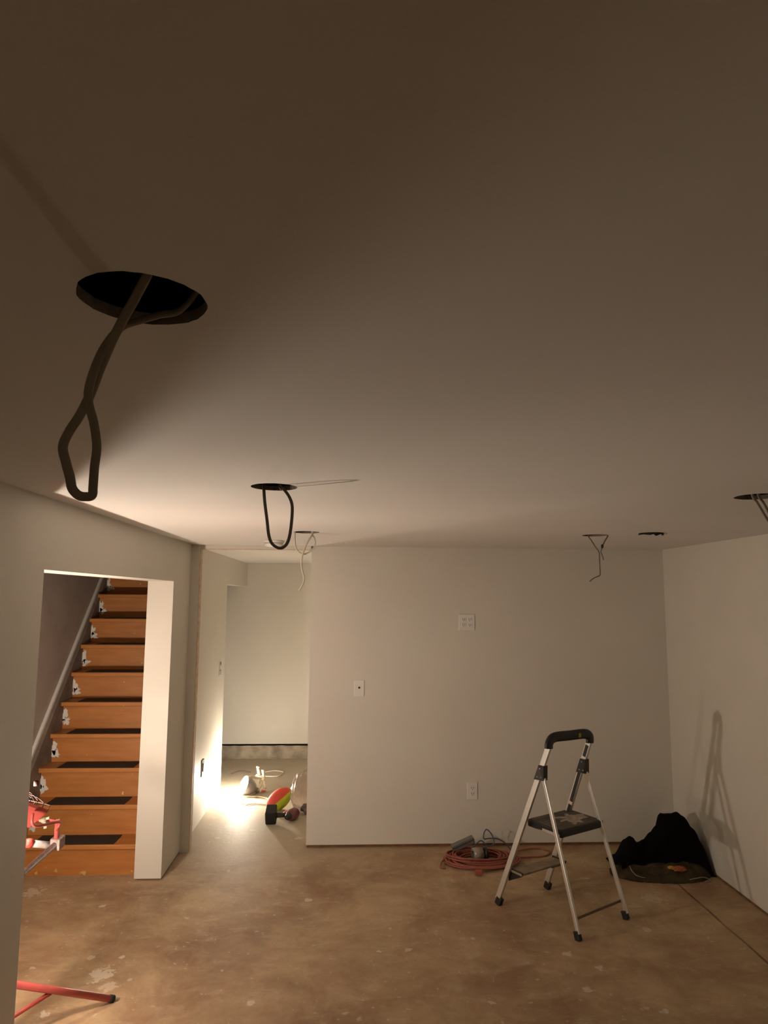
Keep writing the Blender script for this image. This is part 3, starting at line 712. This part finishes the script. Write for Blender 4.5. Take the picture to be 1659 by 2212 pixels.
ridge = [(1.735, 0.0), (1.79, .05), (1.845, .135), (1.885, .150), (1.93, .10), (1.98, .12), (2.03, .165), (2.07, .20), (2.095, .285), (2.16, .290), (2.20, .300), (2.235, .285), (2.28, .22), (2.315, .14), (2.345, .0)]
def black_h(x, y):
    cy_ = 4.72+.03*math.sin(x*7); wd = 0.17+.05*math.sin(x*5+1)
    d_ = (y-cy_)/wd
    if abs(d_) >= 1 or x < 1.752 or x > 2.345: return 0
    prof = (1-abs(d_)**2.4)
    f_ = noise.noise(V((x*9, y*7, 1)))*.018+noise.noise(V((x*20, y*22, 4)))*.008
    return interp(ridge, x)*prof+f_*prof+ (0.0 if x < 1.75 or x > 2.34 else .03*prof)
def olive_h(x, y):
    cx_, cy_ = 2.015, 4.60
    a_ = math.atan2((y-cy_)*2.2, x-cx_); R_ = 0.335*(1+.10*noise.noise(V((math.cos(a_)*1.6, math.sin(a_)*1.6, 3))))
    d_ = math.hypot(x-cx_, (y-cy_)*2.15)/R_
    if d_ >= 1 or x > 2.348: return 0
    e_ = (1-d_**5)
    f_ = .058+.030*noise.noise(V((x*6, y*13, 8)))+.014*noise.noise(V((x*16, y*26, 2)))+.008*math.sin(x*9+y*60)
    if x > 2.2: f_ += (x-2.2)*.35
    return max(0.012, f_)*e_
bh = heap(1.70, 2.350, 4.50, 4.98, 90, 60, black_h, olive_h)
tag(bh.build('black_coat', BLACKCLOTH), 'crumpled black coat heaped in the right corner on an olive jacket', 'coat')
oh = heap(1.66, 2.350, 4.40, 4.80, 110, 60, olive_h)
ot = thing('olive_jacket', 'crumpled olive-brown jacket with pale piping lying under the black coat', 'jacket', (2.0, 4.6, 0))
oh.build('cloth', OLIVE, ot)
def on_ol(u, v):
    best = None
    for i in range(60):
        z = .12-.002*i; p_ = pz(u, v, z)
        if z <= olive_h(p_.x, p_.y)+.002: return p_+UPV*.002
    return pz(u, v, .004)
for lst in ([(1360, 1871), (1364, 1880), (1372, 1890), (1383, 1895), (1395, 1897)], [(1490, 1901), (1505, 1898), (1518, 1896), (1530, 1899), (1534, 1904), (1524, 1905)]):
    MB().tube(spline([on_ol(*q_) for q_ in lst], 5), .0032, PIPING, 6).build('piping', PIPING, ot)
def crumple(c, r, n, seed, m, name, parent=None, sx=1, sy=1, sz=1):
    mb = MB(); bmesh.ops.create_icosphere(mb.bm, subdivisions=3, radius=1)
    for v in mb.bm.verts:
        k_ = 1+.35*noise.noise(v.co*2.2+V((seed, 0, 0)))+.12*noise.noise(v.co*6+V((seed, 3, 0)))
        v.co = V((v.co.x*sx*r*k_, v.co.y*sy*r*k_, v.co.z*sz*r*k_))+V(c)
    return mb.build(name, m, parent)
wp = on_ol(1464, 1884)
wt_ = thing('snack_wrapper', 'crumpled orange and yellow wrapper lying on the olive jacket', 'wrapper', tuple(wp))
crumple(wp+V((.012, 0, .017)), .034, 3, 2.0, WRAP_O, 'orange_half', wt_, 1.2, .7, .45)
crumple(wp+V((-.034, .012, .020)), .020, 3, 5.0, WRAP_Y, 'yellow_half', wt_, 1.2, .8, .5)

# ---------------------------------------------------------------- hall: work lamp on the floor
LC = py(526, 1697, 6.46)          # centre of the mouth
axm = V((-0.82, -0.41, 0.40)).normalized()        # direction the lamp faces
t = thing('work_lamp', 'lit clamp work lamp lying on the hall floor beside the left wall', 'lamp', (LC.x, LC.y, 0))
MB().lathe([(.086, 0), (.084, -.03), (.070, -.075), (.048, -.105), (.024, -.118), (.022, -.155), (.001, -.158)], LC, axm, REFLO, 36, caps=False).build('shade', REFLO, t)
MB().lathe([(.0855, .001), (.081, -.028), (.066, -.072), (.044, -.100), (.001, -.112)], LC, axm, REFLI, 36, caps=False).build('reflector', REFLI, t)
bb = MB().lathe([(.001, .022), (.022, .016), (.035, -.004), (.036, -.032), (.030, -.052), (.016, -.074), (.013, -.098)], LC, axm, BULB, 24, caps=False).build('bulb', BULB, t)
bb['label'] = 'glowing white bulb'
lamp_at('work_lamp_light', 'POINT', LC+axm*.035+UPV*.055, P_HALL, HALLC, 0.03, t)
# clamp: two tubes, a cross arm, a bracket
MB().tube(px([(557, 1656, 6.62), (562, 1692, 6.57)]), .0125, CREAM, 14).build('clamp_tube', CREAM, t)
MB().tube(px([(568, 1664, 6.60), (573, 1703, 6.52)]), .0125, CREAM, 14).build('clamp_tube', CREAM, t)
for q_ in ((557.3, 1657, 6.62), (568.5, 1665, 6.60)):
    MB().lathe([(.0, -.004), (.0165, -.004), (.0165, .006), (.0, .006)], py(*q_), (0.1, 0, 1), CREAM, 16).build('tube_cap', CREAM, t)
MB().bar(py(541, 1679, 6.52), py(574, 1683, 6.56), .018, .010, UPV, CREAM, .002).bar(py(553, 1675, 6.58), py(571, 1684, 6.54), .022, .012, UPV, CREAM, .002).build('clamp_arm', CREAM, t)
MB().tube(spline(px([(535, 1679, 6.46), (545, 1677, 6.5), (560, 1682, 6.54), (565, 1696, 6.54), (557, 1708, 6.5)])), .006, CREAM, 8).build('bracket', CREAM, t)
o = MB().obox(pz(569, 1708.5, .01), ((1, .1, 0), (0, 1, 0), UPV), (.018, .01, .007), REDCAP, .002).build('grip_tip', REDCAP, t); o['label'] = 'red plastic tip'
cord = [pz(u, v, .006) for u, v in [(556, 1709), (545, 1716), (528, 1719), (505, 1719), (495, 1714), (500, 1708), (515, 1704)]]
MB().tube(spline(cord), .0045, CREAM, 7).build('cord', CREAM, t)
cord = [pz(u, v, .006) for u, v in [(510, 1720), (535, 1720), (560, 1721), (575, 1724), (585, 1729)]]
MB().tube(spline(cord), .0045, CREAM, 7).build('cord', CREAM, t)
cord = [pz(u, v, .006) for u, v in [(555, 1721), (532, 1722), (523, 1729), (524, 1735), (533, 1738), (550, 1736), (575, 1738), (600, 1738)]]
MB().tube(spline(cord), .0045, CREAM, 7).build('cord', CREAM, t)
cord = [pz(u, v, .006) for u, v in [(571, 1668), (590, 1665), (606, 1666), (612, 1669), (604, 1675), (590, 1677), (560, 1676), (540, 1678)]]
MB().tube(spline(cord), .0045, CREAM, 7).build('cord', CREAM, t)
cord = [pz(u, v, .006) for u, v in [(540, 1669), (520, 1666), (505, 1668)]]
DK = mat('dark_thin_cord', (0.14, 0.12, 0.10), 0.7)
cord = [pz(u, v, .006) for u, v in [(541, 1668), (522, 1665), (508, 1668), (500, 1672)]]
o = MB().tube(spline(cord), .0035, DK, 6).build('cord', DK, t); o['label'] = 'thin dark stretch of cord behind the lamp'

# toy football
bc = pz(602, 1749, 0)+UPV*.080
t = thing('toy_football', 'red and lime-green toy football on the hall floor', 'ball', (bc.x, bc.y, 0))
la = V((.74, .10, .58)).normalized()          # long axis
sd_ = la.cross(V((0, -1, .12))).normalized()
if sd_.z < 0: sd_ = -sd_
fr = la.cross(sd_).normalized()
for nm, sgn, mm in (('red_half', 1, BALLR), ('lime_half', -1, BALLG)):
    mb = MB(); n1, n2 = 28, 20; rows = []
    for i in range(n1+1):
        x = -1+2*i/n1; prof = (max(0, 1-abs(x)**2.0))**0.62
        rows.append([mb.bm.verts.new(bc+la*x*.125+(sd_*math.sin(-.06*sgn+PI*k/n2*(1) if True else 0)*sgn+fr*math.cos(PI*k/n2))*prof*.076) for k in range(n2+1)])
    for i in range(n1):
        for k in range(n2):
            f = mb.bm.faces.new((rows[i][k], rows[i+1][k], rows[i+1][k+1], rows[i][k+1])); f.smooth = True
    bmesh.ops.remove_doubles(mb.bm, verts=mb.bm.verts, dist=1e-5)
    mb.build(nm, mm, t)

# cordless drill lying on its side
base = pz(588, 1778, 0); 
t = thing('cordless_drill', 'cordless drill with black battery and maroon body lying in front of the football', 'drill', tuple(base))
hd = V((1, .10, 0)).normalized(); sv = V((-.10, 1, 0)).normalized()
b0 = pz(584, 1779, 0)+UPV*.068+hd*.005
tw = V((.25, 0, 1)).normalized()
MB().obox(b0, (hd, V((0, .9, .35)), V((0, -.35, .9))), (.042, .052, .056), BLACK, .010).build('battery', BLACK, t)
o = MB().obox(b0-hd*.0428+V((0, -.012, .0)), (hd, V((0, .9, .35)), V((0, -.35, .9))), (.0015, .024, .030), LABELP, .001).build('battery_label', LABELP, t); o['label'] = 'pinkish grey label'
h1 = b0+hd*.035-UPV*.008; h2 = b0+hd*.125+V((0, .03, -.020))
MB().tube(spline([h1, h1+hd*.05, h2], 5), lambda s_: .024-.003*math.sin(s_*PI), BLACK, 14, 0.85).build('grip', BLACK, t)
bd_ = V((-.25, -1, .12)).normalized()
c1 = h2+hd*.025
MB().lathe([(.001, -.11), (.032, -.108), (.042, -.090), (.043, 0), (.038, .03), (.030, .06)], c1+UPV*.0, bd_, MAROON, 22).build('motor_body', MAROON, t)
MB().lathe([(.028, .058), (.026, .075), (.019, .098), (.010, .108), (.006, .110)], c1, bd_, BLACK, 20).build('chuck', BLACK, t)
MB().bar(h2-hd*.03+UPV*.018, h2-hd*.008+UPV*.032, .012, .012, sv, REDCAP, .002).build('trigger', MAROON, t)

# clear plastic bag
mb = MB(); bmesh.ops.create_icosphere(mb.bm, subdivisions=5, radius=1)
bgc = V((-.335, 5.93, 0))
for v in mb.bm.verts:
    c_ = v.co.copy()
    fold = abs(noise.noise(c_*1.5+V((4, 1, 0))))*-.40+abs(noise.noise(c_*2.6+V((1, 7, 2))))*-.14
    k_ = 1.10+fold
    z_ = (c_.z*k_+.86)*.185*(1.0)
    taper = 1-.22*max(0, c_.z)
    v.co = V((bgc.x+c_.x*k_*.135*taper, bgc.y+c_.y*k_*.12*taper, max(.002, z_+.010)))
for f in mb.bm.faces: f.smooth = True
o = mb.build('plastic_bag', FILM)
tag(o, 'clear crumpled plastic bag standing behind the drill at the wall end', 'bag')
tb = thing('dark_rag', 'dark purplish rag inside the clear plastic bag', 'rag', (-.315, 5.9, 0))
crumple((-.315, 5.88, .045), .055, 3, 8.0, mat('purplish_rag', (0.10, 0.075, 0.085), 0.9), 'cloth', tb, 1.2, .8, .75)

# ---------------------------------------------------------------- tripod work light behind the near wall
MP = V((-1.385, 2.935, 0))
t = thing('tripod_work_light', 'red two-headed tripod work light half hidden behind the near left wall', 'work light', tuple(MP))
MB().tube([MP+UPV*.03, MP+UPV*.56], .014, PINK, 14).build('mast', PINK, t)
MB().lathe([(.024, 0), (.024, .05), (.018, .055)], MP+UPV*.24, (0,0,1), PINK, 18).build('collar', PINK, t)
LEGS = [V((-1.02, 3.28, .018)), V((-1.86, 3.20, .018)), V((-1.44, 2.36, .018))]
for L_ in LEGS:
    top_ = MP+UPV*.265; dirn = (V((L_.x, L_.y, 0))-V((MP.x, MP.y, 0))).normalized()
    lg = MB().tube([top_+dirn*.02, L_], .0145, PINK, 14).build('leg', PINK, t)
    e_ = (L_-top_).normalized()
    MB().tube([L_-e_*.005, L_+e_*.018], .0155, BLACKR, 14).build('foot_cap', BLACKR, lg)
    md = top_+(L_-top_)*.5
    MB().tube([MP+UPV*.08+dirn*.016, md-UPV*.004], .0085, PINK, 10).build('brace', PINK, lg)
# tilted crossbar
K0, K1 = V((-1.279, 3.30, .668)), V((-1.445, 2.60, .50))
kd = (K1-K0).normalized()
MB().tube([K0, K1], .0125, CHROME, 14).build('crossbar', CHROME, t)
cb = MB().obox(K0+kd*.02+V((0, 0, 0)), (kd, kd.cross(UPV), UPV), (.022, .024, .024), CHROME, .005).build('clamp', CHROME, t)
# white sleeve with red cap
s0, s1 = py(60, 1821, 3.22), py(118, 1827, 3.30)
MB().tube([s0+(s1-s0)*.14, s1], .0150, SLEEVE, 14).build('sleeve', SLEEVE, t)
o = MB().lathe([(.001, -.006), (.015, -.004), (.0195, .002), (.0195, .022), (.001, .024)], s0-(s1-s0)*.04, (s1-s0), REDCAP, 20).build('end_cap', REDCAP, t); o['label'] = 'bright red end cap'
MB().bar(MP+UPV*.54, K0+(K1-K0)*.5, .03, .03, (1, 0, 0), PINK, .003).build('mast_bracket', PINK, t)
def head(pos, face, name, power, w=.115, h=.145, d=.07, off=0.0):
    face = V(face).normalized(); side = face.cross(UPV).normalized(); upd = side.cross(face)
    mb = MB()
    # open box housing: back, tapered sides, rim
    def quad(*ps): mb.bm.faces.new([mb.bm.verts.new(p_) for p_ in ps])
    bw, bh_ = w*.62, h*.70
    def ring(dd, ww, hh_): return [pos+face*dd+side*sx*ww/2+upd*sy*hh_/2 for sx, sy in ((-1,-1), (1,-1), (1,1), (-1,1))]
    A_, B_, C_ = ring(-d, bw, bh_), ring(0, w, h), ring(.012, w, h)
    A2, B2_ = ring(-d+.004, bw-.008, bh_-.008), ring(.012, w-.008, h-.008)
    def strip(P, Q):
        for i in range(4): quad(P[i], P[(i+1) % 4], Q[(i+1) % 4], Q[i])
    quad(*A_); strip(A_, B_); strip(B_, C_); strip(C_, B2_); strip(B2_, A2); quad(*A2)
    bmesh.ops.remove_doubles(mb.bm, verts=mb.bm.verts, dist=1e-5)
    for e in list(mb.bm.edges): pass
    hs = mb.build('lamp_head', PINK, t)
    tb_ = MB().tube([pos-face*.035-side*w*.28, pos-face*.035+side*w*.28], .0055, HALO, 12).build('halogen_tube', HALO, hs)
    # cooling fins on the back
    fn = MB()
    for i in range(5): fn.obox(pos-face*(d+.004)+upd*(-.036+.018*i), (side, upd, face), (bw/2-.006, .0022, .007), PINK)
    fn.build('cooling_fins', PINK, hs)
    # wire guard
    g = MB(); R_ = .0016
    def gp(a_, b_): return pos+face*(.03+.028*math.cos(a_/1*PI/2)*math.cos(b_*PI/2))+side*a_*w*.5+upd*b_*h*.5
    for i in range(5):
        b_ = -1+.5*i; g.tube([pos+face*.012+side*-w*.5+upd*b_*h*.48]+[gp(-1+2*j/6, b_*.96) for j in range(7)]+[pos+face*.012+side*w*.5+upd*b_*h*.48], R_, None, 5)
    for i in range(3):
        a_ = -.6+.6*i; g.tube([pos+face*.012+side*a_*w*.5-upd*h*.48]+[gp(a_, -1+2*j/6) for j in range(7)]+[pos+face*.012+side*a_*w*.5+upd*h*.48], R_, None, 5)
    g.build('wire_guard', mat('black_guard_wire', (0.006, 0.004, 0.003), 1.0, spec=0.05), hs)
    lamp_at(name, 'POINT', pos-face*.004+side*off, power, WARM, 0.035, t)
    return pos, face, side, upd
HA = V((-1.385, 3.105, .875))
face_a = V((0.24, 0.43, .87))
ha = head(HA, face_a, 'head_light', P_HEAD_A, w=.20, off=-.07)
# yoke, knob and neck of the visible head
for sx in (-1, 1):
    MB().tube(spline([HA+ha[2]*sx*.104-ha[1]*.02, HA+ha[2]*sx*.108+V((0, 0, -.07)), K0+kd*.04+ha[2]*sx*.02+UPV*.10, K0+kd*.04+UPV*.06], 5), .006, PINK, 8).build('yoke', PINK, t)
MB().tube([K0+kd*.03+UPV*.01, K0+kd*.03+UPV*.10], .010, PINK, 12).build('neck', PINK, t)
kp = py(94, 1772, 3.24)
mb = MB().lathe([(.001, -.02), (.008, -.018), (.012, 0), (.008, .012), (.001, .014)], kp, (.6, -.4, .1), KNOBC, 14)
mb.bar(kp+V((-.018, 0, -.002)), kp+V((.026, 0, .010)), .010, .010, UPV, KNOBC, .002).bar(kp+V((.004, 0, -.004)), kp+V((.012, 0, -.034)), .010, .014, (0, 1, 0), KNOBC, .002)
o = mb.build('wing_knob', KNOBC, t); o['label'] = 'cream wing nut'
p_ = py(78, 1692, 3.2)
o = MB().lathe([(.001, -.012), (.010, -.010), (.010, .010), (.001, .012)], p_, (0, 0, 1), VOID, 14).build('cord_gland', VOID, t)
HB = V((-1.455, 2.66, .69))
hb = head(HB, (.20, .60, -.77), 'head_light', P_HEAD_B, off=.02)
for sx in (-1, 1):
    MB().tube(spline([HB+hb[2]*sx*.062-hb[1]*.02, HB+hb[2]*sx*.066+V((0, 0, -.08)), K1-kd*.03+hb[2]*sx*.02+UPV*.12, K1-kd*.03+UPV*.07], 5), .006, PINK, 8).build('yoke', PINK, t)
MB().tube([K1-kd*.03, K1-kd*.03+UPV*.12], .010, PINK, 12).build('neck', PINK, t)

for o in bpy.data.objects:
    if '_w' in o: del o['_w']
